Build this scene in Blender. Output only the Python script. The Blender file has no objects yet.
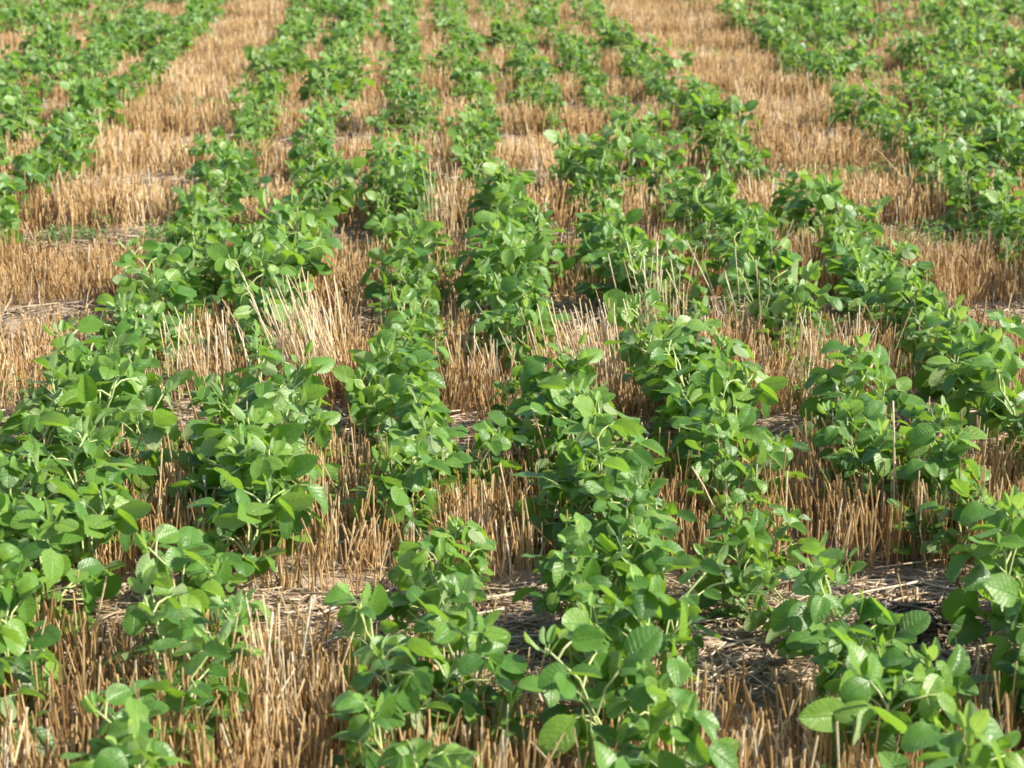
import bpy, math, random
import numpy as np
from mathutils import Vector, Matrix

SEED = 11
rng = np.random.default_rng(SEED)
random.seed(SEED)
scene = bpy.context.scene
COL = scene.collection

# ------------------------------------------------------------------ camera
CAM_H, TILT, YAW, FPX = 1.55, math.atan(554 / 2000), math.radians(3.09), 2000.0
cam_data = bpy.data.cameras.new('camera')
cam = bpy.data.objects.new('camera', cam_data)
COL.objects.link(cam)
cam.location = (0, 0, CAM_H)
cam.rotation_euler = (math.pi / 2 - TILT, 0, -YAW)
cam_data.sensor_width = 36
cam_data.lens = 36 * FPX / 1024
cam_data.clip_start, cam_data.clip_end = 0.05, 2000
cam_data.dof.use_dof = True
cam_data.dof.focus_distance = 4.9
cam_data.dof.aperture_fstop = 7.0
scene.camera = cam

FWD = np.array([math.sin(YAW) * math.cos(TILT), math.cos(YAW) * math.cos(TILT), -math.sin(TILT)])
RGT = np.array([math.cos(YAW), -math.sin(YAW), 0.0])
UPV = np.cross(RGT, FWD)


def ground_at(px, py, z=0.0):
    """World point at height z that the photo shows at a pixel: where a thing was found standing."""
    d = FWD + RGT * (px - 512) / FPX - UPV * (py - 384) / FPX
    t = (z - CAM_H) / d[2]
    return np.array([d[0] * t, d[1] * t, z])


def to_px(p):
    q = np.asarray(p, float) - np.array([0, 0, CAM_H])
    z = q @ FWD
    return 512 + FPX * (q @ RGT) / z, 384 - FPX * (q @ UPV) / z


# ------------------------------------------------------------------ light
SUN_EL, SUN_AZ = 42.0, 97.0       # azimuth from +Y (the row direction) towards +X (right)
el, az = math.radians(SUN_EL), math.radians(SUN_AZ)
SUN = np.array([math.sin(az) * math.cos(el), math.cos(az) * math.cos(el), math.sin(el)])
ld = bpy.data.lights.new('sun', 'SUN')
ld.energy, ld.angle, ld.color = 5.0, math.radians(0.53), (1.0, 0.93, 0.80)
lo = bpy.data.objects.new('sun', ld)
lo.rotation_euler = Vector(SUN).to_track_quat('Z', 'Y').to_euler()
COL.objects.link(lo)
world = bpy.data.worlds.new('World')
scene.world = world
world.use_nodes = True
wn = world.node_tree
sky = wn.nodes.new('ShaderNodeTexSky')
sky.sky_type, sky.sun_disc = 'NISHITA', False
sky.sun_elevation, sky.sun_rotation = el, az
sky.air_density, sky.dust_density = 1.0, 1.5
bg = wn.nodes['Background']
bg.inputs['Strength'].default_value = 0.13
wn.links.new(sky.outputs['Color'], bg.inputs['Color'])
scene.view_settings.view_transform = 'Standard'
scene.view_settings.look = 'None'
scene.view_settings.exposure = 1.15
scene.view_settings.gamma = 1
scene.view_settings.use_curve_mapping = False
cy = scene.cycles
cy.max_bounces, cy.diffuse_bounces, cy.glossy_bounces = 6, 4, 2
cy.transmission_bounces, cy.transparent_max_bounces = 5, 4
cy.use_denoising = True
cy.denoiser = 'OPENIMAGEDENOISE'
cy.sample_clamp_indirect = 6
cy.filter_width = 1.7


# ------------------------------------------------------------------ materials
class NT:
    def __init__(self, name):
        self.m = bpy.data.materials.new(name)
        self.m.use_nodes = True
        self.t = self.m.node_tree
        self.t.nodes.clear()

    def n(self, typ, _props=None, **inp):
        nd = self.t.nodes.new('ShaderNode' + typ)
        for k, v in (_props or {}).items():
            setattr(nd, k, v)
        for k, v in inp.items():
            key = int(k[1:]) if k[0] == 'i' and k[1:].isdigit() else k.replace('_', ' ')
            if isinstance(v, bpy.types.NodeSocket):
                self.t.links.new(v, nd.inputs[key])
            else:
                nd.inputs[key].default_value = v
        return nd

    def math(self, op, a, b=0.0, c=0.0):
        return self.n('Math', {'operation': op}, i0=a, i1=b, i2=c).outputs[0]

    def mix(self, f, a, b, blend='MIX'):
        nd = self.n('Mix', {'data_type': 'RGBA', 'blend_type': blend})
        for s, v in ((nd.inputs[0], f), (nd.inputs[6], a), (nd.inputs[7], b)):
            if isinstance(v, bpy.types.NodeSocket):
                self.t.links.new(v, s)
            else:
                s.default_value = v
        return nd.outputs[2]

    def ramp(self, f, stops):
        nd = self.n('ValToRGB', i0=f)
        e = nd.color_ramp.elements
        while len(e) < len(stops):
            e.new(0.5)
        for s, (p, c) in zip(e, stops):
            s.position, s.color = p, (*c, 1)
        return nd.outputs[0]

    def attr(self, name):
        return self.n('Attribute', {'attribute_name': name}).outputs['Fac']

    def out(self, sh):
        o = self.n('OutputMaterial')
        self.t.links.new(sh, o.inputs[0])
        return self.m


def leaf_material(name, dark, mid, light, back, trans, tfac):
    t = NT(name)
    uv = t.n('UVMap', {'uv_map': 'leaf'}).outputs[0]
    sep = t.n('SeparateXYZ', i0=uv)
    u = t.math('MULTIPLY', t.math('SUBTRACT', sep.outputs[0], 0.5), 2.0)
    v = sep.outputs[1]
    au = t.math('ABSOLUTE', u)
    # side veins leave the midrib at an angle and curve forward
    wob = t.n('TexNoise', Scale=30.0, Detail=2.0, Vector=t.n('TexCoord').outputs['Object']).outputs['Fac']
    ph = t.math('MULTIPLY', t.math('SUBTRACT', v, t.math('MULTIPLY', au, 0.26)), 7.0)
    ph = t.math('ADD', ph, t.math('MULTIPLY', wob, 1.3))
    tri = t.math('ABSOLUTE', t.math('SUBTRACT', t.math('FRACT', ph), 0.5))
    side = t.n('MapRange', {'interpolation_type': 'SMOOTHSTEP'}, i0=tri, i1=0.0, i2=0.10, i3=1.0, i4=0.0).outputs[0]
    midv = t.n('MapRange', {'interpolation_type': 'SMOOTHSTEP'}, i0=au, i1=0.0, i2=0.07, i3=1.0, i4=0.0).outputs[0]
    vein = t.math('MAXIMUM', t.math('MULTIPLY', side, 0.55), midv)
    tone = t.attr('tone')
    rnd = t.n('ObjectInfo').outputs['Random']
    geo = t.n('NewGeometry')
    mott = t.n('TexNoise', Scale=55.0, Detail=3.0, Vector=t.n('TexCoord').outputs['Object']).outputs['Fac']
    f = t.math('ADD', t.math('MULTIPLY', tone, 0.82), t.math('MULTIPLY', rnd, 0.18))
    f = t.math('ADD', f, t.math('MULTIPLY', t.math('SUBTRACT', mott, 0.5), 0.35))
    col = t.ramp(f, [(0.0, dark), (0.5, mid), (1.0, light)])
    col = t.mix(t.math('MULTIPLY', vein, 0.40), col, (*[min(1, c * 1.7 + 0.02) for c in mid], 1))
    # chewed spots and dust specks, each with a shape of its own
    sp = t.n('TexVoronoi', Scale=60.0, Vector=t.n('TexCoord').outputs['Object'])
    spot = t.n('MapRange', i0=sp.outputs['Distance'], i1=0.04, i2=0.09, i3=1.0, i4=0.0).outputs[0]
    spot = t.math('MULTIPLY', spot, t.math('GREATER_THAN', mott, 0.58))
    old = t.n('MapRange', i0=tone, i1=1.1, i2=1.5, i3=0.0, i4=0.85).outputs[0]
    col = t.mix(old, col, (0.40, 0.36, 0.05, 1))
    col = t.mix(t.math('MULTIPLY', spot, 0.6), col, (0.22, 0.20, 0.08, 1))
    bcol = t.mix(t.math('MULTIPLY', vein, 0.5), t.mix(f, (*[c * 0.8 for c in back], 1), (*[c * 1.15 for c in back], 1)), (0.30, 0.42, 0.16, 1))
    colr = t.mix(geo.outputs['Backfacing'], col, bcol)
    puck = t.n('TexVoronoi', Scale=170.0, Vector=t.n('TexCoord').outputs['Object']).outputs['Distance']
    h = t.math('ADD', t.math('MULTIPLY', vein, -0.5), t.math('MULTIPLY', mott, 1.1))
    h = t.math('ADD', h, t.math('MULTIPLY', puck, -0.08))
    bump = t.n('Bump', Strength=0.9, Distance=0.0025, Height=h).outputs[0]
    p = t.n('BsdfPrincipled', Base_Color=colr, Normal=bump)
    rough = t.math('ADD', t.math('ADD', 0.32, t.math('MULTIPLY', wob, 0.26)), t.math('MULTIPLY', geo.outputs['Backfacing'], 0.25))
    t.t.links.new(rough, p.inputs['Roughness'])
    p.inputs['Specular IOR Level'].default_value = 0.5
    p.inputs['Sheen Weight'].default_value = 0.06
    p.inputs['Sheen Roughness'].default_value = 0.5
    tcol = t.mix(f, (*[c * 0.75 for c in trans], 1), (*trans, 1))
    tcol = t.mix(t.math('MULTIPLY', vein, 0.35), tcol, (*[c * 0.55 for c in trans], 1))
    tr = t.n('BsdfTranslucent', Color=tcol, Normal=bump)
    return t.out(t.n('MixShader', i0=tfac, i1=p.outputs[0], i2=tr.outputs[0]).outputs[0])


M_LEAF = leaf_material('soybean_leaf', (0.023, 0.082, 0.009), (0.066, 0.170, 0.015), (0.170, 0.280, 0.030), (0.23, 0.31, 0.13), (0.29, 0.52, 0.03), 0.36)
M_SHOOT = leaf_material('young_leaf', (0.12, 0.27, 0.05), (0.18, 0.34, 0.06), (0.27, 0.42, 0.09), (0.24, 0.36, 0.14), (0.42, 0.62, 0.09), 0.42)
M_WEED = leaf_material('weed_leaf', (0.06, 0.15, 0.03), (0.10, 0.21, 0.04), (0.17, 0.28, 0.06), (0.15, 0.24, 0.09), (0.30, 0.50, 0.06), 0.35)


def stem_material():
    t = NT('green_stem')
    f = t.n('TexNoise', Scale=40.0, Detail=2.0, Vector=t.n('TexCoord').outputs['Object']).outputs['Fac']
    f = t.math('ADD', t.math('MULTIPLY', f, 0.5), t.math('MULTIPLY', t.attr('tone'), 0.5))
    col = t.ramp(f, [(0.2, (0.16, 0.24, 0.07)), (0.5, (0.28, 0.36, 0.11)), (0.8, (0.42, 0.44, 0.18))])
    p = t.n('BsdfPrincipled', Base_Color=col, Roughness=0.6)
    p.inputs['Sheen Weight'].default_value = 0.2
    return t.out(p.outputs[0])


def straw_material(name, stops, streak=0.35):
    t = NT(name)
    tone = t.attr('tone')
    co = t.n('Mapping', Vector=t.n('TexCoord').outputs['Object'], Scale=(420.0, 420.0, 28.0)).outputs[0]
    nz = t.n('TexNoise', Scale=1.0, Detail=2.0, Vector=co).outputs['Fac']
    f = t.math('ADD', tone, t.math('MULTIPLY', t.math('SUBTRACT', nz, 0.5), streak))
    col = t.ramp(f, stops)
    # grey weathering blotches, patchy along the stalks
    w = t.n('TexNoise', Scale=95.0, Detail=2.0, Vector=t.n('TexCoord').outputs['Object']).outputs['Fac']
    w = t.n('MapRange', i0=w, i1=0.56, i2=0.70, i3=0.0, i4=0.6).outputs[0]
    col = t.mix(w, col, (0.22, 0.16, 0.10, 1))
    p = t.n('BsdfPrincipled', Base_Color=col, Roughness=0.42)
    p.inputs['Specular IOR Level'].default_value = 0.45
    tr = t.n('BsdfTranslucent', Color=col)
    return t.out(t.n('MixShader', i0=0.18, i1=p.outputs[0], i2=tr.outputs[0]).outputs[0])


M_STEM = stem_material()
M_STRAW = straw_material('wheat_straw', [(0.0, (0.10, 0.055, 0.024)), (0.3, (0.44, 0.26, 0.100)), (0.6, (0.67, 0.455, 0.205)), (0.85, (0.77, 0.59, 0.34)), (1.0, (0.82, 0.73, 0.56))])
M_PALE = straw_material('bleached_straw', [(0.0, (0.30, 0.19, 0.09)), (0.4, (0.60, 0.43, 0.22)), (0.7, (0.72, 0.57, 0.35)), (1.0, (0.80, 0.70, 0.52))])
M_LITTER = straw_material('litter_straw', [(0.0, (0.15, 0.105, 0.065)), (0.35, (0.34, 0.245, 0.155)), (0.65, (0.52, 0.40, 0.26)), (1.0, (0.74, 0.63, 0.48))])
M_ROT = straw_material('rotted_straw', [(0.0, (0.035, 0.026, 0.019)), (0.5, (0.095, 0.068, 0.045)), (1.0, (0.24, 0.17, 0.105))])


def soil_material(name, rotk=1.0):
    t = NT(name)
    co = t.n('TexCoord').outputs['Object']
    a = t.n('TexNoise', Scale=2.3, Detail=5.0, Roughness=0.6, Vector=co).outputs['Fac']
    b = t.n('TexNoise', Scale=55.0, Detail=6.0, Roughness=0.7, Vector=co).outputs['Fac']
    v = t.n('TexVoronoi', Scale=38.0, Vector=co).outputs['Distance']
    f = t.math('ADD', t.math('MULTIPLY', a, 0.45), t.math('MULTIPLY', b, 0.55))
    col = t.ramp(f, [(0.3, tuple(c * rotk for c in (0.15, 0.11, 0.075))), (0.5, tuple(c * rotk for c in (0.26, 0.195, 0.13))), (0.7, tuple(c * rotk for c in (0.39, 0.305, 0.215)))])
    # short chaff pressed into the soil
    ch = t.n('TexNoise', Scale=1.0, Detail=3.0, Vector=t.n('Mapping', Vector=co, Scale=(35.0, 190.0, 90.0)).outputs[0]).outputs['Fac']
    ch = t.n('MapRange', i0=ch, i1=0.56, i2=0.62, i3=0.0, i4=0.8).outputs[0]
    col = t.mix(ch, col, (0.47, 0.35, 0.21, 1))
    h = t.math('ADD', t.math('MULTIPLY', b, 1.0), t.math('MULTIPLY', v, 0.5))
    bump = t.n('Bump', Strength=0.9, Distance=0.012, Height=h).outputs[0]
    return t.out(t.n('BsdfPrincipled', Base_Color=col, Roughness=0.92, Normal=bump).outputs[0])


M_SOIL = soil_material('bare_soil')
M_CLOD = soil_material('soil_clod', 0.95)


# ------------------------------------------------------------------ mesh helpers
def ground_z(x, y):
    x, y = np.asarray(x, float), np.asarray(y, float)
    z = 0.010 * np.sin(x * 3.1 + 0.7 * y) + 0.008 * np.sin(y * 4.9 + 1.3) + 0.006 * np.sin(7.3 * x - 5.1 * y)
    z = z + 0.0045 * np.sin(19 * x + 6 * y) * np.sin(17 * y - 4 * x + 1)
    r = np.sqrt(x * x + (y - 10) ** 2)
    return z * np.clip((40 - r) / 15, 0, 1)


def new_mesh(name, V, F, mat, tone=None, uv=None, smooth=True):
    """V (n,3); F list of arrays (m,3) / (m,4); tone (n,); uv (n,2) per vertex."""
    me = bpy.data.meshes.new(name)
    F = [np.asarray(f, np.int32) for f in F if len(f)]
    loops = np.concatenate([f.ravel() for f in F])
    sizes = np.concatenate([np.full(len(f), f.shape[1], np.int32) for f in F])
    me.vertices.add(len(V))
    me.vertices.foreach_set('co', np.ascontiguousarray(V, np.float32).ravel())
    me.loops.add(len(loops))
    me.loops.foreach_set('vertex_index', loops)
    me.polygons.add(len(sizes))
    starts = np.concatenate([[0], np.cumsum(sizes)[:-1]]).astype(np.int32)
    me.polygons.foreach_set('loop_start', starts)
    me.polygons.foreach_set('use_smooth', np.full(len(sizes), smooth))
    if tone is not None:
        a = me.attributes.new('tone', 'FLOAT', 'POINT')
        a.data.foreach_set('value', np.ascontiguousarray(tone, np.float32))
    if uv is not None:
        l = me.uv_layers.new(name='leaf')
        l.data.foreach_set('uv', np.ascontiguousarray(uv[loops], np.float32).ravel())
    me.update(calc_edges=True)
    me.materials.append(mat)
    return me


def link(name, me, parent=None, loc=(0, 0, 0), rz=0.0, sc=1.0):
    o = bpy.data.objects.new(name, me)
    COL.objects.link(o)
    o.parent = parent
    o.location = loc
    o.rotation_euler = (0, 0, rz)
    o.scale = (sc, sc, sc)
    return o


def tag(o, label=None, cat=None, group=None, kind=None):
    for k, v in (('label', label), ('category', cat), ('group', group), ('kind', kind)):
        if v:
            o[k] = v
    return o


class Acc:
    """Collects pieces of one mesh."""
    def __init__(self):
        self.V, self.F3, self.F4, self.T, self.U, self.n = [], [], [], [], [], 0

    def add(self, V, F3=None, F4=None, tone=0.5, uv=None):
        V = np.asarray(V, float)
        self.V.append(V)
        if F3 is not None and len(F3):
            self.F3.append(np.asarray(F3) + self.n)
        if F4 is not None and len(F4):
            self.F4.append(np.asarray(F4) + self.n)
        self.T.append(np.broadcast_to(np.asarray(tone, float), (len(V),)))
        self.U.append(uv if uv is not None else np.zeros((len(V), 2)))
        self.n += len(V)

    def arrays(self):
        F = []
        if self.F3: F.append(np.concatenate(self.F3))
        if self.F4: F.append(np.concatenate(self.F4))
        return np.concatenate(self.V), F, np.concatenate(self.T), np.concatenate(self.U)

    def mesh(self, name, mat):
        V, F, T, U = self.arrays()
        return new_mesh(name, V, F, mat, T, U)


def norm(a):
    a = np.asarray(a, float)
    return a / (np.linalg.norm(a, axis=-1, keepdims=True) + 1e-9)


def tube(acc, pts, radii, sides=5, tone=0.5):
    pts = np.asarray(pts, float)
    n = len(pts)
    tang = norm(np.gradient(pts, axis=0))
    ref = np.array([0.31, 0.95, 0.05]) if abs(tang[0][1]) < 0.9 else np.array([1.0, 0, 0.1])
    a = norm(np.cross(tang, ref))
    b = np.cross(tang, a)
    th = np.linspace(0, 2 * np.pi, sides, endpoint=False)
    r = np.asarray(radii, float).reshape(-1, 1, 1)
    V = pts[:, None, :] + r * (a[:, None, :] * np.cos(th)[None, :, None] + b[:, None, :] * np.sin(th)[None, :, None])
    idx = np.arange(n * sides).reshape(n, sides)
    q = np.stack([idx[:-1], np.roll(idx[:-1], -1, 1), np.roll(idx[1:], -1, 1), idx[1:]], -1).reshape(-1, 4)
    base = n * sides
    V = np.concatenate([V.reshape(-1, 3), pts[-1:] + tang[-1] * radii[-1] * 0.3])
    cap = np.stack([idx[-1], np.roll(idx[-1], -1), np.full(sides, base)], -1)
    acc.add(V, cap, q, tone)


VROWS = {2: np.array([0, .05, .16, .32, .5, .68, .84, .95, 1.0]), 1: np.array([0, .10, .32, .58, .84, 1.0]), 0: np.array([0, .18, .5, .82, 1.0])}
UCOLS = {2: np.linspace(-1, 1, 7), 1: np.linspace(-1, 1, 5), 0: np.array([-1, 0, 1.0])}


def leaf_blade(acc, P, d, nrm, L, r, lod=2, wid=0.36, tone=None, fold=None, curl=None):
    """One ovate leaflet: base at P, growing along d, upper face towards nrm."""
    vs, us = VROWS[lod], UCOLS[lod]
    fold = r.uniform(0.08, 0.60) if fold is None else fold
    curl = r.uniform(-0.15, 0.95) if curl is None else curl
    if abs(curl) < 0.02: curl = 0.02
    w = L * wid * 2.04 * np.power(vs, .45) * np.power(1 - vs, .59)
    Vg, Ug = np.meshgrid(vs, us, indexing='ij')
    W = w[:, None]
    skew = r.uniform(-0.10, 0.10)
    x = W * Ug * math.cos(fold) * (1 + skew * np.sign(Ug))
    y = L * np.sin(curl * Vg) / curl
    z = -L * (1 - np.cos(curl * Vg)) / curl
    z = z + np.abs(Ug) * W * math.sin(fold)
    cup = r.uniform(-0.35, 0.12)
    z = z + cup * Ug ** 2 * W
    ph, am = r.uniform(0, 6.3), r.uniform(0.03, 0.13)
    z = z + am * W * np.sin(Vg * r.uniform(6, 11) + ph + Ug) * Ug ** 2
    tw = r.uniform(-0.4, 0.4) * Vg
    x, z = x * np.cos(tw) - z * np.sin(tw), x * np.sin(tw) + z * np.cos(tw)
    d = norm(d)
    n2 = norm(nrm - d * (nrm @ d))
    s = np.cross(d, n2)
    V = np.asarray(P) + x[..., None] * s + y[..., None] * d + z[..., None] * n2
    nv, nu = len(vs), len(us)
    idx = np.arange(nv * nu).reshape(nv, nu)
    q = np.stack([idx[:-1, :-1], idx[:-1, 1:], idx[1:, 1:], idx[1:, :-1]], -1).reshape(-1, 4)
    uv = np.stack([Ug * 0.5 + 0.5, Vg], -1).reshape(-1, 2)
    acc.add(V.reshape(-1, 3), None, q, r.uniform(0, 1) if tone is None else tone, uv)


def rot_about(v, k, a):
    return v * math.cos(a) + np.cross(k, v) * math.sin(a) + k * (k @ v) * (1 - math.cos(a))


def trifoliate(fol, stm, P0, azim, elev, plen, L, r, lod, tone):
    h = np.array([math.cos(azim), math.sin(azim), 0])
    d0 = h * math.cos(elev) + np.array([0, 0, math.sin(elev)])
    e1 = elev - r.uniform(0.2, 0.7)
    d1 = h * math.cos(e1) + np.array([0, 0, math.sin(e1)])
    P1 = P0 + d0 * plen * 0.55
    P2 = P1 + d1 * plen * 0.45
    if stm is not None:
        tube(stm, [P0, P1, P2], [0.0021, 0.0017, 0.0014], 5 if lod == 2 else 3, r.uniform(0.4, 1.0))
    rach = P2 + (h * math.cos(e1 - .2) + np.array([0, 0, math.sin(e1 - .2)])) * L * r.uniform(0.18, 0.32)
    if stm is not None:
        tube(stm, [P2, rach], [0.0013, 0.0011], 4 if lod == 2 else 3, r.uniform(0.4, 1.0))
    up = np.array([0, 0, 1.0])
    for j, da in enumerate((0.0, r.uniform(1.05, 1.5), -r.uniform(1.05, 1.5))):
        a = azim + da + r.normal(0, 0.2)
        pitch = r.normal(-0.20, 0.55)
        dd = np.array([math.cos(a) * math.cos(pitch), math.sin(a) * math.cos(pitch), math.sin(pitch)])
        nn = up * 0.5 + SUN * 0.75 + r.normal(0, 0.50, 3)
        if abs(norm(nn) @ dd) > 0.93: nn = nn + np.array([0.5, -0.5, 0.8])
        leaf_blade(fol, rach if j == 0 else P2, dd, norm(nn), L * (r.uniform(1.0, 1.12) if j == 0 else r.uniform(0.85, 1.0)), r, lod,
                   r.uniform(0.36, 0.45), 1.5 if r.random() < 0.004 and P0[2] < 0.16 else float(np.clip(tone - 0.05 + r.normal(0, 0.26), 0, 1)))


def plant_parts(seed, lod=2, size=1.0, fullness=1.0):
    """Stem with petioles, foliage and pale shoot tip of one soybean plant about 0.30 m tall, root at the origin."""
    r = np.random.default_rng(seed)
    fol, stm, tip = Acc(), Acc(), Acc()
    Hs = r.uniform(0.19, 0.26) * size
    lean = r.normal(0, 0.05, 2)
    k = 6
    s = np.linspace(0, 1, k)
    wob = r.normal(0, 0.006, (k, 2)); wob[0] = 0
    pts = np.stack([lean[0] * s ** 1.5 + wob[:, 0], lean[1] * s ** 1.5 + wob[:, 1], Hs * s - 0.02 * (1 - s)], -1)
    tube(stm, pts, np.linspace(0.0036, 0.0018, k), 6 if lod == 2 else 4, 0.55)
    at = lambda q: np.array([np.interp(q, s, pts[:, c]) for c in range(3)])
    nn = int(round(r.integers(11, 14) * fullness))
    azim = r.uniform(0, 6.28)
    for i in range(nn):
        q = 0.20 + 0.78 * (i + 0.5) / nn
        azim += math.pi + r.normal(0, 0.55)
        low = 1 - q
        plen = (0.028 + 0.045 * math.sin(math.pi * min(1, q * 1.02))) * r.uniform(0.7, 1.4) * size
        elev = r.uniform(0.30, 0.95) + 0.40 * q
        L = (0.034 + 0.0235 * math.sin(math.pi * (0.18 + 0.72 * q))) * r.uniform(0.72, 1.22) * size
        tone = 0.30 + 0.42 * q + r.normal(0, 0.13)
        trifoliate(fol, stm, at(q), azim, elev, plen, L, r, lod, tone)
    for b in range(r.integers(2, 5)):       # short side branches low on the stem
        q = r.uniform(0.12, 0.4)
        a = r.uniform(0, 6.28)
        e = at(q) + np.array([math.cos(a) * 0.035, math.sin(a) * 0.035, 0.055]) * size * r.uniform(0.8, 1.5)
        tube(stm, [at(q), (at(q) + e) / 2 + [0, 0, 0.006], e], [0.0023, 0.002, 0.0016], 5 if lod == 2 else 3, 0.7)
        for c in range(2):
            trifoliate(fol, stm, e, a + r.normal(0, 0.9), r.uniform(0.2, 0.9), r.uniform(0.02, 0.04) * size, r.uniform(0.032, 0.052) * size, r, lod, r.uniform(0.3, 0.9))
    top = at(1.0)
    for c in range(r.integers(3, 6)):       # folded young leaflets
        a = r.uniform(0, 6.28); pit = r.uniform(0.7, 1.35)
        dd = np.array([math.cos(a) * math.cos(pit), math.sin(a) * math.cos(pit), math.sin(pit)])
        P = top - np.array([0, 0, r.uniform(0, 0.03)]) + dd * r.uniform(0.005, 0.035)
        tube(tip, [top - [0, 0, 0.012], P], [0.0012, 0.0009], 4 if lod == 2 else 3, 0.8)
        leaf_blade(tip, P, dd, norm(np.cross(dd, r.normal(0, 1, 3))), r.uniform(0.020, 0.046) * size, r, min(lod, 1), 0.28, r.uniform(0, 1), r.uniform(0.35, 0.9), r.uniform(-0.2, 0.5))
    return fol, stm, tip


# ------------------------------------------------------------------ ground
def axis(lo, hi, step, far):
    a = np.arange(lo, hi + step / 2, step)
    out = np.array([1.0, 3, 8, 20, 60, 200]) * far / 200
    return np.concatenate([lo - out[::-1], a, hi + out])


gx, gy = axis(-8.5, 10.5, 0.05, 200), axis(1.2, 25, 0.045, 200)
GX, GY = np.meshgrid(gx, gy, indexing='ij')
GZ = ground_z(GX, GY) + np.where((np.abs(GX) < 11) & (GY < 26) & (GY > 1), rng.normal(0, 0.0035, GX.shape), 0)
gi = np.arange(GX.size).reshape(GX.shape)
gq = np.stack([gi[:-1, :-1], gi[1:, :-1], gi[1:, 1:], gi[:-1, 1:]], -1).reshape(-1, 4)
g = link('ground', new_mesh('ground', np.stack([GX, GY, GZ], -1).reshape(-1, 3), [gq], M_SOIL))
tag(g, 'brown soil of the field, bare in strips between the stubble', 'soil', kind='structure')

# ------------------------------------------------------------------ wheat stubble
STRIP0, STRIPD = 3.71, 1.28        # bare strips run across the soybean rows


def bareness(x, y):
    """1 in the middle of a bare strip, 0 in the stubble."""
    yy = y + 0.05 * np.sin(1.3 * x) + 0.03 * np.sin(3.7 * x + 1)
    ph = (yy - STRIP0) / STRIPD
    dist = np.abs(ph - np.round(ph)) * STRIPD
    half = 0.28 + 0.06 * np.sin(2.1 * x + 3 * np.round(ph)) + 0.03 * np.sin(9.1 * x + np.round(ph)) - 0.02 * np.clip((y - 7) / 8, 0, 1)
    return np.clip((half - dist) / 0.05, 0, 1)


def in_reach(x, y, m=1.1):
    lat = x - y * math.tan(YAW)
    return (np.abs(lat) < y * 0.262 + m) & (y > 2.35) & (y < 23)


def straws(base, h, lean, rad, sides, tone, bend, rings=3):
    """Vectorised upright straws: base (n,3), h (n,), lean (n,2) tip offset, bend extra curve."""
    n = len(base)
    th = np.linspace(0, 2 * np.pi, sides, endpoint=False)
    ss = np.linspace(0, 1, rings)
    V = np.zeros((n, rings, sides, 3))
    for i, s in enumerate(ss):
        c = base.copy()
        c[:, :2] += lean * s + bend * (s * (1 - s))[None] if np.ndim(s) else lean * s + bend * s * (1 - s)
        c[:, 2] += h * s - 0.012 * (1 - s)
        rr = rad * (1 - 0.12 * s)
        V[:, i, :, 0] = c[:, None, 0] + rr[:, None] * np.cos(th)
        V[:, i, :, 1] = c[:, None, 1] + rr[:, None] * np.sin(th)
        V[:, i, :, 2] = c[:, None, 2]
    # slanted cut at the top
    V[:, -1, :, 2] += (rad * 1.6)[:, None] * np.cos(th + 1.3)
    idx = np.arange(n * rings * sides).reshape(n, rings, sides)
    q = np.stack([idx[:, :-1], np.roll(idx[:, :-1], -1, 2), np.roll(idx[:, 1:], -1, 2), idx[:, 1:]], -1).reshape(-1, 4)
    T = np.repeat(tone, rings * sides)
    return V.reshape(-1, 3), q, T


NC = 135000
CX, CYY = rng.uniform(-8, 9.6, NC), rng.uniform(2.3, 23, NC)
# the wheat stands in tillering plants, most of them on narrow drill lines across the view
CYY = np.where(rng.random(NC) < 0.65, np.round(CYY / 0.14) * 0.14 + rng.normal(0, 0.022, NC), CYY)
ok = in_reach(CX, CYY)
CX, CYY = CX[ok], CYY[ok]
NC = len(CX)
cnt = rng.poisson(9, NC) + 1
ci = np.repeat(np.arange(NC), cnt)
OFF = rng.normal(0, 0.017, (len(ci), 2))
X, Y = CX[ci] + OFF[:, 0], CYY[ci] + OFF[:, 1]
CLEAN, CHGT, CTONE = rng.normal(0, 0.085, (NC, 2)), rng.uniform(0.80, 1.18, NC), rng.normal(0, 0.14, NC)
patch = 0.5 + 0.5 * np.sin(5.1 * X + 2.2 * np.sin(3.3 * Y)) * np.sin(6.3 * Y + 1.7 * np.sin(2.9 * X))
bare = bareness(X, Y)
dens = np.clip(0.70 + 0.36 * patch, 0, 1) * (1 - bare) + 0.035 * bare
dens *= np.where(Y > 9, 0.72, 1.0)
keep = rng.random(len(X)) < dens
X, Y, ci, OFF = X[keep], Y[keep], ci[keep], OFF[keep]
n = len(X)
hz = 0.108 + 0.028 * np.sin(2.7 * X + 1.9 * Y) * np.sin(1.1 * X - 2.3 * Y)
H = np.clip(hz * CHGT[ci] + rng.normal(0, 0.022, n), 0.03, 0.26) * np.where(rng.random(n) < 0.06, rng.uniform(1.15, 1.6, n), 1)
H = H * np.where(bareness(X, Y) > 0.3, 0.45, 1)
ll = np.where(rng.random(n) < 0.11, 0.40, 0.085)[:, None]
lean = rng.normal(0, 1, (n, 2)) * ll * H[:, None]
lean += CLEAN[ci] * H[:, None] + OFF * 0.7
lean[:, 0] += 0.03 * H * np.sin(1.7 * X + Y)
rad = rng.uniform(0.0011, 0.0023, n)
tone = np.clip(rng.beta(2.0, 2.2, n) + CTONE[ci] + 0.08 * np.sin(3 * X + 2 * Y), 0, 1)
base = np.stack([X, Y, ground_z(X, Y)], -1)
bend = rng.normal(0, 0.014, (n, 2)) * np.where(rng.random(n) < 0.12, 4, 1)[:, None]
near = Y < 7.5
Vs, Qs, Ts, off = [], [], [], 0
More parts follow.
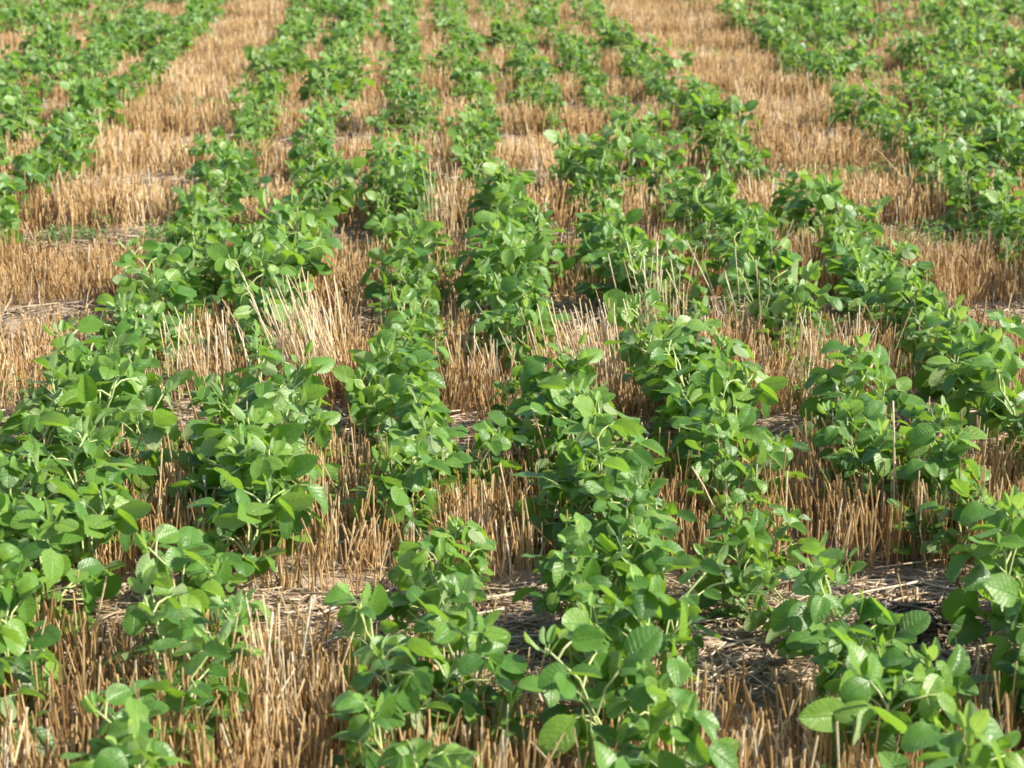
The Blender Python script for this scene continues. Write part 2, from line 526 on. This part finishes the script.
for sel, sides, rings in ((near, 5, 3), (~near, 3, 2)):
    v, q, t = straws(base[sel], H[sel], lean[sel], rad[sel] * (1.0 if sides == 5 else 1.25), sides, tone[sel], bend[sel], rings)
    Vs.append(v); Qs.append(q + off); Ts.append(t); off += len(v)
st = link('wheat_stubble', new_mesh('wheat_stubble', np.concatenate(Vs), [np.concatenate(Qs)], M_STRAW, np.concatenate(Ts)))
tag(st, 'cut golden wheat stubble standing between the soybean rows', 'stubble', kind='stuff')
print('straws', n)


# ------------------------------------------------------------------ straw litter lying on the soil
def lying(n, X, Y, lift, lens, rad, tone, mat, name):
    a = rng.normal(0, 0.75, n) + np.where(rng.random(n) < 0.2, 1.5, 0)
    Ls = lens
    d = np.stack([np.cos(a), np.sin(a), rng.normal(0, 0.10, n)], -1)
    V = np.zeros((n, 3, 4, 3))
    nrm = np.stack([-np.sin(a), np.cos(a), np.zeros(n)], -1)
    up = np.array([0, 0, 1.0])
    flat = np.where(rng.random(n) < 0.35, 0.3, 1.0)
    bowl = rng.normal(0, 0.05, n)
    for i, s in enumerate((-0.5, 0, 0.5)):
        cx, cyy = X + d[:, 0] * Ls * s, Y + d[:, 1] * Ls * s
        off = (1 - 4 * s * s) * bowl * Ls
        cx, cyy = cx + nrm[:, 0] * off, cyy + nrm[:, 1] * off
        cz = ground_z(X, Y) * 0.5 + ground_z(cx, cyy) * 0.5 + lift + np.maximum(d[:, 2] * Ls * s, -lift * 0.6)
        c = np.stack([cx, cyy, cz], -1)
        for j, t in enumerate((0, math.pi / 2, math.pi, 3 * math.pi / 2)):
            V[:, i, j] = c + rad[:, None] * (nrm * math.cos(t) * np.where(flat < 1, 1.7, 1.0)[:, None] + up * (math.sin(t) * flat)[:, None])
    idx = np.arange(n * 12).reshape(n, 3, 4)
    q = np.stack([idx[:, :-1], np.roll(idx[:, :-1], -1, 2), np.roll(idx[:, 1:], -1, 2), idx[:, 1:]], -1).reshape(-1, 4)
    ends = np.concatenate([idx[:, 0, ::-1], idx[:, 2]])
    return new_mesh(name, V.reshape(-1, 3), [q, ends], mat, np.repeat(tone, 12))


N = 950000
X = rng.uniform(-8, 9.6, N); Y = np.where(rng.random(N) < 0.55, rng.uniform(2.3, 9, N), rng.uniform(9, 23, N))
b = bareness(X, Y)
keep = in_reach(X, Y) & (rng.random(N) < (0.10 + 0.9 * b) * np.where(Y > 10, 0.55, 1))
X, Y, b = X[keep], Y[keep], b[keep]
n = len(X)
Rl, Ll, Tl = rng.uniform(0.0007, 0.0019, n), rng.gamma(2.2, 0.024, n) * (0.7 + 0.6 * b) + 0.012, rng.beta(1.6, 1.8, n)
# the longer, thicker straws that the combine dropped in the strips
N2 = 70000
X2 = rng.uniform(-8, 9.6, N2); Y2 = rng.uniform(2.3, 23, N2)
clump = 0.5 + 0.5 * np.sin(4.7 * X2 + 1.1 * Y2) * np.sin(3.1 * X2 - 5 * Y2)
k2 = in_reach(X2, Y2) & (rng.random(N2) < (0.08 + 0.9 * bareness(X2, Y2)) * clump)
X2, Y2 = X2[k2], Y2[k2]
n2 = len(X2)
X, Y = np.concatenate([X, X2]), np.concatenate([Y, Y2])
lift = np.concatenate([rng.uniform(0.002, 0.016, n), rng.uniform(0.006, 0.030, n2)])
Ll = np.concatenate([Ll, rng.gamma(3.0, 0.035, n2) + 0.03])
Rl = np.concatenate([Rl, rng.uniform(0.0014, 0.0026, n2)])
Tl = np.concatenate([Tl, rng.beta(2.6, 1.2, n2)])
n += n2
lt = link('straw_litter', lying(n, X, Y, lift, Ll, Rl, np.clip(Tl, 0, 1), M_LITTER, 'straw_litter'))
tag(lt, 'broken straw and chaff strewn over the bare soil strips', 'straw litter', kind='stuff')
print('litter', n)

# ------------------------------------------------------------------ crumbs of soil
N = 60000
X = rng.uniform(-8, 9.6, N); Y = rng.uniform(2.3, 14, N)
k2 = in_reach(X, Y) & (rng.random(N) < 0.12 + 0.8 * bareness(X, Y))
X, Y = X[k2], Y[k2]
n = len(X)
S = np.clip(rng.gamma(1.6, 0.0035, n), 0.0015, 0.022)
oct_ = np.array([[1, 0, 0], [0, 1, 0], [-1, 0, 0], [0, -1, 0], [.6, .6, .55], [-.6, .6, .6], [-.6, -.6, .5], [.6, -.6, .6], [0, 0, .9], [0, 0, -.5]])
octf = np.array([[0, 1, 4], [1, 2, 5], [2, 3, 6], [3, 0, 7], [4, 1, 5], [5, 2, 6], [6, 3, 7], [7, 0, 4], [4, 5, 8], [5, 6, 8], [6, 7, 8], [7, 4, 8]])
V = oct_[None] * (1 + rng.normal(0, 0.22, (n, 10, 3))) * S[:, None, None] * rng.uniform(0.7, 1.3, (n, 1, 3))
V += np.stack([X, Y, ground_z(X, Y) + S * 0.25], -1)[:, None, :]
F = (octf[None] + 10 * np.arange(n)[:, None, None]).reshape(-1, 3)
cr = link('soil_crumbs', new_mesh('soil_crumbs', V.reshape(-1, 3), [F], M_CLOD, smooth=False))
tag(cr, 'small crumbs of dry soil scattered over the bare strips', 'soil crumbs', kind='stuff')

# ------------------------------------------------------------------ soybean plants
ROW = 0.38
# size of the plants along each row, read off the photograph: (image height of the clump, relative size); under 0.4 = nothing grows
PROFILE = {
    -2: [(0, .95), (95, .95), (140, .75), (165, .95), (260, 1.05), (285, .85), (310, 1.0), (340, 1.1), (370, 1.25), (560, 1.25), (600, 1.1), (665, 1.05), (690, .4), (900, .4)],
    -1: [(0, .95), (55, .9), (80, 1.0), (105, .9), (118, .3), (128, .9), (185, 1.0), (200, .7), (215, 1.2), (300, 1.2), (330, .5), (370, .55), (390, 1.25), (515, 1.25), (535, .5), (560, .6), (575, 1.15), (900, 1.1)],
    0: [(0, .85), (60, .9), (125, .9), (142, .5), (165, 1.0), (245, 1.0), (262, .85), (345, .95), (500, 1.05), (530, .65), (560, .7), (580, 1.15), (900, 1.1)],
    1: [(0, .85), (85, .9), (140, .75), (155, .95), (210, .95), (225, 1.0), (310, 1.05), (332, .5), (362, .55), (385, 1.15), (530, 1.1), (560, 1.0), (580, 1.15), (700, 1.12), (900, 1.0)],
    2: [(0, .85), (30, .9), (90, .95), (108, .35), (138, .3), (148, 1.0), (176, 1.0), (188, .3), (200, .85), (268, .95), (285, .55), (320, .6), (338, 1.2), (450, 1.18), (470, .8), (545, .85), (600, 1.1), (900, 1.1)],
    3: [(0, .9), (65, .9), (85, .6), (100, .9), (140, .85), (150, .5), (165, .9), (190, .85), (205, .95), (315, 1.05), (335, .5), (362, .5), (380, 1.1), (478, 1.1), (492, .82), (530, .85), (550, 1.15), (900, 1.25)],
    4: [(0, .85), (35, .9), (45, .5), (60, 1.0), (160, 1.05), (172, .35), (184, .35), (192, 1.1), (330, 1.05), (345, 1.05), (900, 1.05)],
}
ORD = ['', 'first', 'second', 'third', 'fourth', 'fifth', 'sixth', 'seventh', 'eighth', 'ninth', 'tenth', 'eleventh', 'twelfth', 'thirteenth', 'fourteenth', 'fifteenth', 'sixteenth', 'seventeenth', 'eighteenth', 'nineteenth', 'twentieth',
       'twenty-first', 'twenty-second', 'twenty-third', 'twenty-fourth', 'twenty-fifth', 'twenty-sixth', 'twenty-seventh', 'twenty-eighth', 'twenty-ninth', 'thirtieth']

cands = []
for k in list(range(-16, -3)) + list(range(-2, 5)) + list(range(6, 19)):
    y = 2.42 + rng.uniform(0, 0.12)
    ph = rng.uniform(0, 6.28)
    while y < 22.5:
        y += rng.uniform(0.10, 0.155)
        x = ROW * (k + (min(0.95, max(0.05, 0.05 + 0.14 * (y - 7.9))) if k > 5 else (-0.15 if k < -3 else 0))) + 0.026 * math.sin(1.9 * y + ph) + rng.normal(0, 0.028 + 0.018 * min(1, max(0, (y - 5) / 4)))
        if not in_reach(x, y, 0.9):
            continue
        py = to_px((x, y, 0.19))[1]
        if k in PROFILE:
            pr = PROFILE[k]
            sc = float(np.interp(py, [a for a, _ in pr], [b for _, b in pr]))
            if y > 7:      # the far rows stand in uneven clumps
                sc *= 0.94 + 0.34 * math.sin(5.3 * y + 2.1 * k) * math.sin(2.2 * y - 1.3 * k + 1)
            if sc < 0.45 or rng.random() < 0.04 or (sc < 0.7 and rng.random() < 0.35):
                continue
        else:
            nz = math.sin(2.3 * y + 1.7 * k) * math.sin(1.1 * y - 2.9 * k)
            sc = 0.94 + 0.26 * nz
            if k in (-4, 6) and y < 9.5:
                nz = sc = 1.0
            if nz < -0.45 or rng.random() < 0.04:
                continue
        sc = (sc if sc < 1 else 1 + (sc - 1) * 0.8) * rng.uniform(0.84, 1.14) * (0.97 + 0.08 * max(0, 1 - abs(y - 6.5) / 3))
        cands.append((x, y, sc, k))
        if k in PROFILE and sc > 1.02 and rng.random() < 0.30:      # thick spots: a second plant close by
            cands.append((x + rng.choice([-1, 1]) * rng.uniform(0.05, 0.09), y + rng.uniform(-0.04, 0.04), sc * rng.uniform(0.82, 0.95), k))

# the plants that show largest are individuals; the rest of the crop is one mass
shown = []
for i, (x, y, sc, k) in enumerate(cands):
    px, pt = to_px((x, y, 0.27 * sc))
    pb = to_px((x, y, 0.05))[1]
    inside = -25 < px < 1049 and pt < 762 and pb > 0
    shown.append((math.dist((x, y, 0), (0, 0, CAM_H)) if inside else 1e9, i))
shown.sort()
single = {i for dd, i in shown[:300] if dd < 1e8}
print('plants', len(cands), 'single', len(single), 'farthest single', max(dd for dd, i in shown[:300] if dd < 1e8))

NPROTO = 16
protos = []
for j in range(NPROTO):
    fol, stm, tip = plant_parts(100 + j, 2, fullness=(0.75 if j % 4 == 3 else 1.0))
    protos.append((stm.mesh('stem', M_STEM), fol.mesh('foliage', M_LEAF), tip.mesh('shoot_tip', M_SHOOT)))

ROWNAME = {-2: 'row leaving at left edge', -1: 'leftmost row at bottom edge', 0: 'second row along bottom edge',
           1: 'third row along bottom edge', 2: 'fourth row along bottom edge', 3: 'lower row leaving at right edge', 4: 'upper row leaving at right edge'}
ROWNAME.update({k: f'{ORD[-3 - k]} row beyond left bare lane' for k in range(-16, -3)})
ROWNAME.update({k: f'{ORD[k - 5]} row beyond right bare lane' for k in range(6, 19)})
order = sorted(single, key=lambda i: (cands[i][3], cands[i][1]))
counts, first_of_kind = {}, {}
for i in order:
    x, y, sc, k = cands[i]
    j = int(rng.integers(NPROTO))
    band = max(0, int(math.floor((y - STRIP0) / STRIPD)) + 1)
    key = (ROWNAME[k], band)
    counts[key] = counts.get(key, 0) + 1
    look = 'small' if sc < 0.84 else ('sparse' if j % 4 == 3 else ('large bushy' if sc > 1.10 else ('leafy' if sc > 0.97 else 'slender')))
    where = 'before nearest bare strip' if band == 0 else f'past {ORD[band]} bare strip'
    label = f'{look} soybean plant, {ORD[counts[key]]} {where}, {ROWNAME[k]}'
    rz = rng.uniform(-0.75, 0.75) + (math.pi if rng.random() < 0.25 else 0)
    if j not in first_of_kind:
        root = bpy.data.objects.new('soybean_plant', None)
        root.empty_display_size = 0.1
        COL.objects.link(root)
        for nm, me in zip(('stem', 'foliage', 'shoot_tip'), protos[j]):
            link(nm, me, root)
        first_of_kind[j] = root
    else:
        src = first_of_kind[j]
        root = src.copy()
        COL.objects.link(root)
        for ch in list(src.children):
            c = ch.copy()
            COL.objects.link(c)
            c.parent = root
    root.location = (x, y, float(ground_z(x, y)) - 0.005)
    root.rotation_euler = (rng.normal(0, 0.06), rng.normal(0, 0.06), rz)
    root.scale = (sc * rng.uniform(0.94, 1.06), sc * rng.uniform(0.94, 1.06), min(sc, 1.05 + 0.3 * (sc - 1)) * rng.uniform(0.93, 1.06))
    tag(root, label, 'soybean plant', 'soybean plants in the crop rows')

# the rest of the crop: far rows and the plants outside the frame
far_protos = {l: [tuple(a.arrays() for a in plant_parts(100 + j, l, fullness=(0.75 if j % 4 == 3 else 1.0))) for j in range(NPROTO)] for l in (1, 0)}
parts = [Acc(), Acc(), Acc()]
for i, (x, y, sc, k) in enumerate(cands):
    if i in single:
        continue
    P = far_protos[1 if y < 6.5 else 0][int(rng.integers(NPROTO))]
    a = rng.uniform(-0.75, 0.75) + (math.pi if rng.random() < 0.25 else 0)
    R = np.array([[math.cos(a), -math.sin(a), 0], [math.sin(a), math.cos(a), 0], [0, 0, 1]]) * sc
    dt = rng.normal(0, 0.08)
    for acc, (V, F, T, U) in zip(parts, P):
        f3 = next((f for f in F if f.shape[1] == 3), None)
        f4 = next((f for f in F if f.shape[1] == 4), None)
        acc.add(V @ R.T + [x, y, float(ground_z(x, y)) - 0.005], f3, f4, np.where(T > 1.2, T, np.clip(T + dt, 0, 1)), U)
crop = bpy.data.objects.new('soybean_crop', None)
Vt, F3t, F4t, Tt, Ut, mats, off = [], [], [], [], [], [], 0
tot = Acc()
mi3, mi4 = [], []
for m, acc in enumerate(parts):
    V, F, T, U = acc.arrays()
    f3 = next((f for f in F if f.shape[1] == 3), None)
    f4 = next((f for f in F if f.shape[1] == 4), None)
    tot.add(V, f3, f4, T, U)
    mi3.append(np.full(0 if f3 is None else len(f3), m)); mi4.append(np.full(0 if f4 is None else len(f4), m))
bpy.data.objects.remove(crop)
me = tot.mesh('soybean_crop', M_STEM)
me.materials.clear()
ORDER = [M_STEM, M_LEAF, M_SHOOT]      # acc order below is foliage, stem, tip
for mm in (M_LEAF, M_STEM, M_SHOOT):
    me.materials.append(mm)
me.polygons.foreach_set('material_index', np.concatenate(mi3 + mi4).astype(np.int32))
crop = link('soybean_crop', me)
tag(crop, 'far green soybean rows merging towards the top of the field', 'soybean crop', kind='stuff')


# ------------------------------------------------------------------ tall uncut straw tufts
def tuft(px, py, n, hgt, spread, lean, label, seed, mat=M_PALE):
    r = np.random.default_rng(seed)
    c = ground_at(px, py)
    acc = Acc()
    # the tuft's crown: a low root knot that its straws grow from
    tube(acc, [[-2.2 * spread[0], 0, -0.006], [0, 0, 0.004], [2.2 * spread[0], 0, -0.006]], [0.004, 0.012, 0.004], 6, 0.1)
    for i in range(int(n * 1.6)):
        b = np.array([r.normal(0, spread[0] * 1.15), r.normal(0, spread[1] * 1.1), -0.012])
        h = 1.2 * hgt * r.choice([r.uniform(0.3, 0.6), r.uniform(0.6, 1.12)], p=[0.35, 0.65])
        le = np.array([lean[0] + r.normal(0, 0.13), lean[1] + r.normal(0, 0.10), 0]) * h
        tip = b + le + [0, 0, h]
        mid = (b + tip) / 2 + np.array([r.normal(0, 0.006), r.normal(0, 0.006), 0.004])
        rr = r.uniform(0.0011, 0.0021)
        tube(acc, [b, mid, tip], [rr, rr * 0.95, rr * 0.8], 5, float(np.clip(r.beta(2.2, 1.9), 0, 1)))
    o = link('straw_tuft', acc.mesh('straw_tuft', mat), None, (c[0], c[1], float(ground_z(c[0], c[1]))))
    tag(o, label, 'straw tuft', 'taller straw tufts left standing between the rows')


tuft(322, 398, 90, 0.28, (0.050, 0.045), (-0.25, 0.0), 'tallest pale straw tuft leaning left between the leftmost and second bottom rows', 1)
tuft(200, 405, 55, 0.21, (0.060, 0.045), (-0.12, 0.0), 'shorter fanned straw tuft left of the tallest leaning tuft', 2)
tuft(605, 408, 80, 0.25, (0.075, 0.055), (-0.20, 0.0), 'broad leaning straw tuft beside the large plants right of centre', 3)
tuft(655, 352, 26, 0.27, (0.050, 0.040), (-0.08, 0.0), 'thin upright straw tuft behind the broad leaning tuft', 4)
tuft(742, 352, 16, 0.26, (0.045, 0.035), (-0.25, 0.0), 'sparse slanting straw tuft right of the thin upright tuft', 5)
tuft(445, 252, 22, 0.28, (0.035, 0.05), (-0.04, 0.0), 'narrow tall straw tuft between plants above the picture centre', 6)
tuft(285, 742, 22, 0.22, (0.040, 0.035), (0.02, 0.0), 'pale straw tuft at the bottom edge between two front plants', 7)
tuft(830, 395, 30, 0.20, (0.07, 0.04), (-0.05, 0.0), 'short straw tuft in a thin spot of the lower right row', 8)
tuft(480, 402, 24, 0.19, (0.05, 0.035), (-0.08, 0.0), 'short straw tuft beside the second row near the centre', 9)


# ------------------------------------------------------------------ single dry stalks
def stalk(px, py, L, lean, rad, label, seed, tone=0.8):
    r = np.random.default_rng(seed)
    c = ground_at(px, py)
    acc = Acc()
    s = np.linspace(0, 1, 6)
    h = L * math.cos(math.hypot(*lean))
    pts = np.stack([lean[0] * L * s + 0.012 * np.sin(3 * s) * r.normal(), lean[1] * L * s, h * s - 0.015], -1)
    tube(acc, pts, rad * np.linspace(1.05, 0.75, 6), 6, tone)
    for q in (0.35, 0.7):                       # swollen joints of the straw
        p = pts[int(q * 5)]
        tube(acc, [p - [0, 0, .004], p, p + [0, 0, .004]], [rad * .9, rad * 1.4, rad * .9], 6, tone * 0.7)
    o = link('dry_stalk', acc.mesh('dry_stalk', M_PALE), None, (c[0], c[1], float(ground_z(c[0], c[1]))))
    tag(o, label, 'dry stalk', 'single dry stalks rising above the stubble')


stalk(893, 545, 0.36, (-0.05, 0.0), 0.0024, 'lone tan stalk standing upright in the lower right row', 1)
stalk(520, 575, 0.27, (-0.16, 0.0), 0.0022, 'brown stalk leaning left beside the large central row', 2, 0.5)
stalk(722, 560, 0.24, (-0.30, 0.1), 0.0024, 'tan stalk slanting left under the large plant right of centre', 3, 0.6)
stalk(298, 735, 0.27, (0.12, 0.0), 0.0022, 'pale stalk leaning right against the second bottom row plant', 4, 0.95)
stalk(270, 770, 0.30, (0.05, 0.0), 0.0023, 'tall pale stalk standing beside the leftmost front plant', 5, 0.9)
stalk(432, 775, 0.22, (-0.45, 0.1), 0.0027, 'thick straw slanting left at the foot of second front plant', 6, 0.8)
stalk(812, 130, 0.32, (-0.12, 0.0), 0.0026, 'thin far stalk standing in the upper right patch', 7, 0.8)
stalk(402, 292, 0.24, (0.0, 0.0), 0.0024, 'straight tan stalk in the second row above the centre', 8, 0.6)


# ------------------------------------------------------------------ loose straws lying in the nearest bare strip
def loose(px, py, L, ang, lift, tilt, label, tone):
    c = ground_at(px, py)
    acc = Acc()
    d = np.array([math.cos(ang) * math.cos(tilt), math.sin(ang) * math.cos(tilt), math.sin(tilt)])
    s = np.linspace(-0.5, 0.5, 5)
    pts = s[:, None] * L * d + np.stack([0.008 * np.sin(5 * s), 0 * s, 0 * s + lift], -1)
    tube(acc, pts, np.full(5, 0.0024), 6, tone)
    o = link('loose_straw', acc.mesh('loose_straw', M_PALE), None, (c[0], c[1], float(ground_z(c[0], c[1]))))
    tag(o, label, 'straw', 'loose straws lying in the nearest bare strip')


loose(470, 592, 0.15, 1.05, 0.060, 0.55, 'bleached straw propped steeply up beside the second front plant', 0.97)
loose(455, 562, 0.19, -0.5, 0.075, -0.35, 'long pale straw sloping down right behind the second front plant', 0.85)
loose(480, 612, 0.20, 0.18, 0.020, 0.04, 'pale straw lying flat left of the large central front plant', 0.9)
loose(462, 628, 0.17, 0.30, 0.018, 0.05, 'lower bleached straw lying along the bare strip by the second front plant', 1.0)
loose(690, 612, 0.20, 0.32, 0.020, 0.06, 'long straw lying right of the large central front plant', 0.9)
loose(700, 600, 0.16, 0.15, 0.022, 0.02, 'straw lying behind another right of the large central front plant', 0.7)
loose(885, 604, 0.14, 0.25, 0.030, 0.10, 'broken pale straw lying above the dark rotted heap', 0.95)
loose(30, 632, 0.16, 0.10, 0.018, 0.03, 'pale straw on the bare soil left of the leftmost front plant', 0.9)
loose(880, 650, 0.11, 1.3, 0.045, 0.9, 'short straw sticking up before the dark rotted heap', 0.8)


# ------------------------------------------------------------------ dark rotted straw heap and soil clods
def heap(px, py, label):
    r = np.random.default_rng(5)
    c = ground_at(px, py)
    acc = Acc()
    th = np.linspace(0, 2 * np.pi, 20, endpoint=False)
    R, Z = [0.085, 0.078, 0.062, 0.036, 0.010], [-0.01, 0.025, 0.048, 0.062, 0.066]
    V = np.array([[rr * math.cos(t) * (1 + 0.15 * math.sin(3 * t + 1)) + r.normal(0, .004), 0.7 * rr * math.sin(t) + r.normal(0, .004), z + r.normal(0, .004)] for rr, z in zip(R, Z) for t in th])
    idx = np.arange(100).reshape(5, 20)
    q = np.stack([idx[:-1], np.roll(idx[:-1], -1, 1), np.roll(idx[1:], -1, 1), idx[1:]], -1).reshape(-1, 4)
    acc.add(V, None, q, 0.25)
    acc.F4.append(np.array([[80 + i, 80 + i + 1, 80 + i + 2, 80] for i in range(1, 17, 2)]))
    for i in range(260):
        a, rr = r.uniform(0, 6.28), 0.095 * math.sqrt(r.random())
        z = 0.068 * (1 - (rr / 0.105) ** 2) + r.normal(0, 0.004)
        p = np.array([rr * math.cos(a), 0.7 * rr * math.sin(a), z])
        dr = norm(np.array([1.0, r.normal(0, 0.35), r.normal(0, 0.22) - 0.3 * math.cos(a) * rr / 0.1]))
        L = r.uniform(0.03, 0.10)
        tube(acc, [p - dr * L / 2, p + [0, 0, r.uniform(0, .008)], p + dr * L / 2], [0.0016, 0.0019, 0.0013], 4, r.random())
    o = link('rotted_straw_heap', acc.mesh('rotted_straw_heap', M_ROT), None, (c[0], c[1], float(ground_z(c[0], c[1]))))
    tag(o, label, 'straw heap')


heap(908, 640, 'dark matted heap of rotted straw on the nearest bare strip')


def clod(px, py, s, label, seed):
    r = np.random.default_rng(seed)
    c = ground_at(px, py)
    nu, nv = 26, 14
    V = []
    ph = r.uniform(0, 6.28, 6)
    for i in range(nv):
        f = math.pi * i / (nv - 1)
        for j in range(nu):
            t = 2 * math.pi * j / nu
            d = np.array([math.sin(f) * math.cos(t), math.sin(f) * math.sin(t), math.cos(f)])
            k = 1 + 0.16 * math.sin(3 * d[0] + ph[0]) + 0.14 * math.sin(4 * d[1] + ph[1]) + 0.10 * math.sin(7 * d[0] + 5 * d[2] + ph[2]) + 0.07 * math.sin(11 * d[1] - 6 * d[2] + ph[3]) + r.normal(0, .015)
            V.append(d * k * s)
    idx = np.arange(nu * nv).reshape(nv, nu)
    q = np.stack([idx[:-1], idx[1:], np.roll(idx[1:], -1, 1), np.roll(idx[:-1], -1, 1)], -1).reshape(-1, 4)
    o = link('soil_clod', new_mesh('soil_clod', np.array(V), [q], M_CLOD), None, (c[0], c[1], float(ground_z(c[0], c[1])) + s[2] * 0.35))
    tag(o, label, 'soil clod', 'lumps of soil on the bare strips')


clod(22, 338, np.array([0.085, 0.06, 0.035]), 'broad pale soil clod on the bare strip by the left edge', 1)
clod(338, 336, np.array([0.06, 0.045, 0.035]), 'rounded soil clod behind the tallest leaning straw tuft', 2)
clod(470, 640, np.array([0.05, 0.035, 0.025]), 'grey soil clod left of the large central front plant', 3)
clod(110, 655, np.array([0.05, 0.035, 0.02]), 'small soil clod beside the leftmost front plant', 4)
clod(700, 640, np.array([0.045, 0.03, 0.016]), 'flat soil clod right of the large central front plant', 5)


# ------------------------------------------------------------------ weeds in the bare strips
def weed_geo(acc, c, rad, n, r, hgt=0.035):
    for i in range(n):
        a, rr = r.uniform(0, 6.28), rad * math.sqrt(r.random())
        p = np.array([c[0] + rr * math.cos(a), c[1] + rr * math.sin(a) * 0.7, c[2]])
        h = hgt * r.uniform(0.3, 1.1)
        tube(acc, [p - [0, 0, .006], p + [r.normal(0, .004), r.normal(0, .004), h]], [0.0008, 0.0006], 3, 0.5)
        for j in range(r.integers(2, 5)):
            b = r.uniform(0, 6.28); pit = r.uniform(-0.1, 0.9)
            dd = np.array([math.cos(b) * math.cos(pit), math.sin(b) * math.cos(pit), math.sin(pit)])
            leaf_blade(acc, p + [0, 0, h * r.uniform(0.6, 1)], dd, norm(np.array([0, 0, 1.0]) + r.normal(0, .3, 3)), r.uniform(0.010, 0.024), r, 0, r.uniform(0.18, 0.34))


def weed(px, py, rad, n, label, seed):
    r = np.random.default_rng(seed)
    c = ground_at(px, py)
    acc = Acc()
    weed_geo(acc, (0, 0, 0), rad, n, r)
    o = link('weed_tuft', acc.mesh('weed_tuft', M_WEED), None, (c[0], c[1], float(ground_z(c[0], c[1]))))
    tag(o, label, 'weed', 'low weeds sprouting on the nearest bare strip')


weed(738, 618, 0.060, 55, 'low green weed tuft on bare soil right of the central front plant', 1)
weed(68, 646, 0.035, 22, 'tiny green weed tuft left of the leftmost front plant', 2)
weed(480, 640, 0.035, 14, 'few weed sprouts beside the grey soil clod', 3)

acc = Acc()
r = np.random.default_rng(77)
for (px, py, w, cnt) in ((60, 247, 0.40, 12), (120, 240, 0.25, 5), (945, 243, 0.42, 26), (1000, 238, 0.3, 14), (850, 184, 0.55, 34), (910, 190, 0.4, 16), (180, 112, 0.4, 14), (700, 60, 0.5, 10), (30, 405, 0.2, 4), (840, 330, 0.2, 7)):
    c = ground_at(px, py)
    for i in range(cnt):
        x, y = c[0] + r.normal(0, w * 0.5), c[1] + r.normal(0, 0.09)
        weed_geo(acc, (x, y, float(ground_z(x, y))), 0.06, 13, r, 0.07)
wd = link('weeds', acc.mesh('weeds', M_WEED))
tag(wd, 'sparse low green weeds spread along the farther bare strips', 'weeds', kind='stuff')
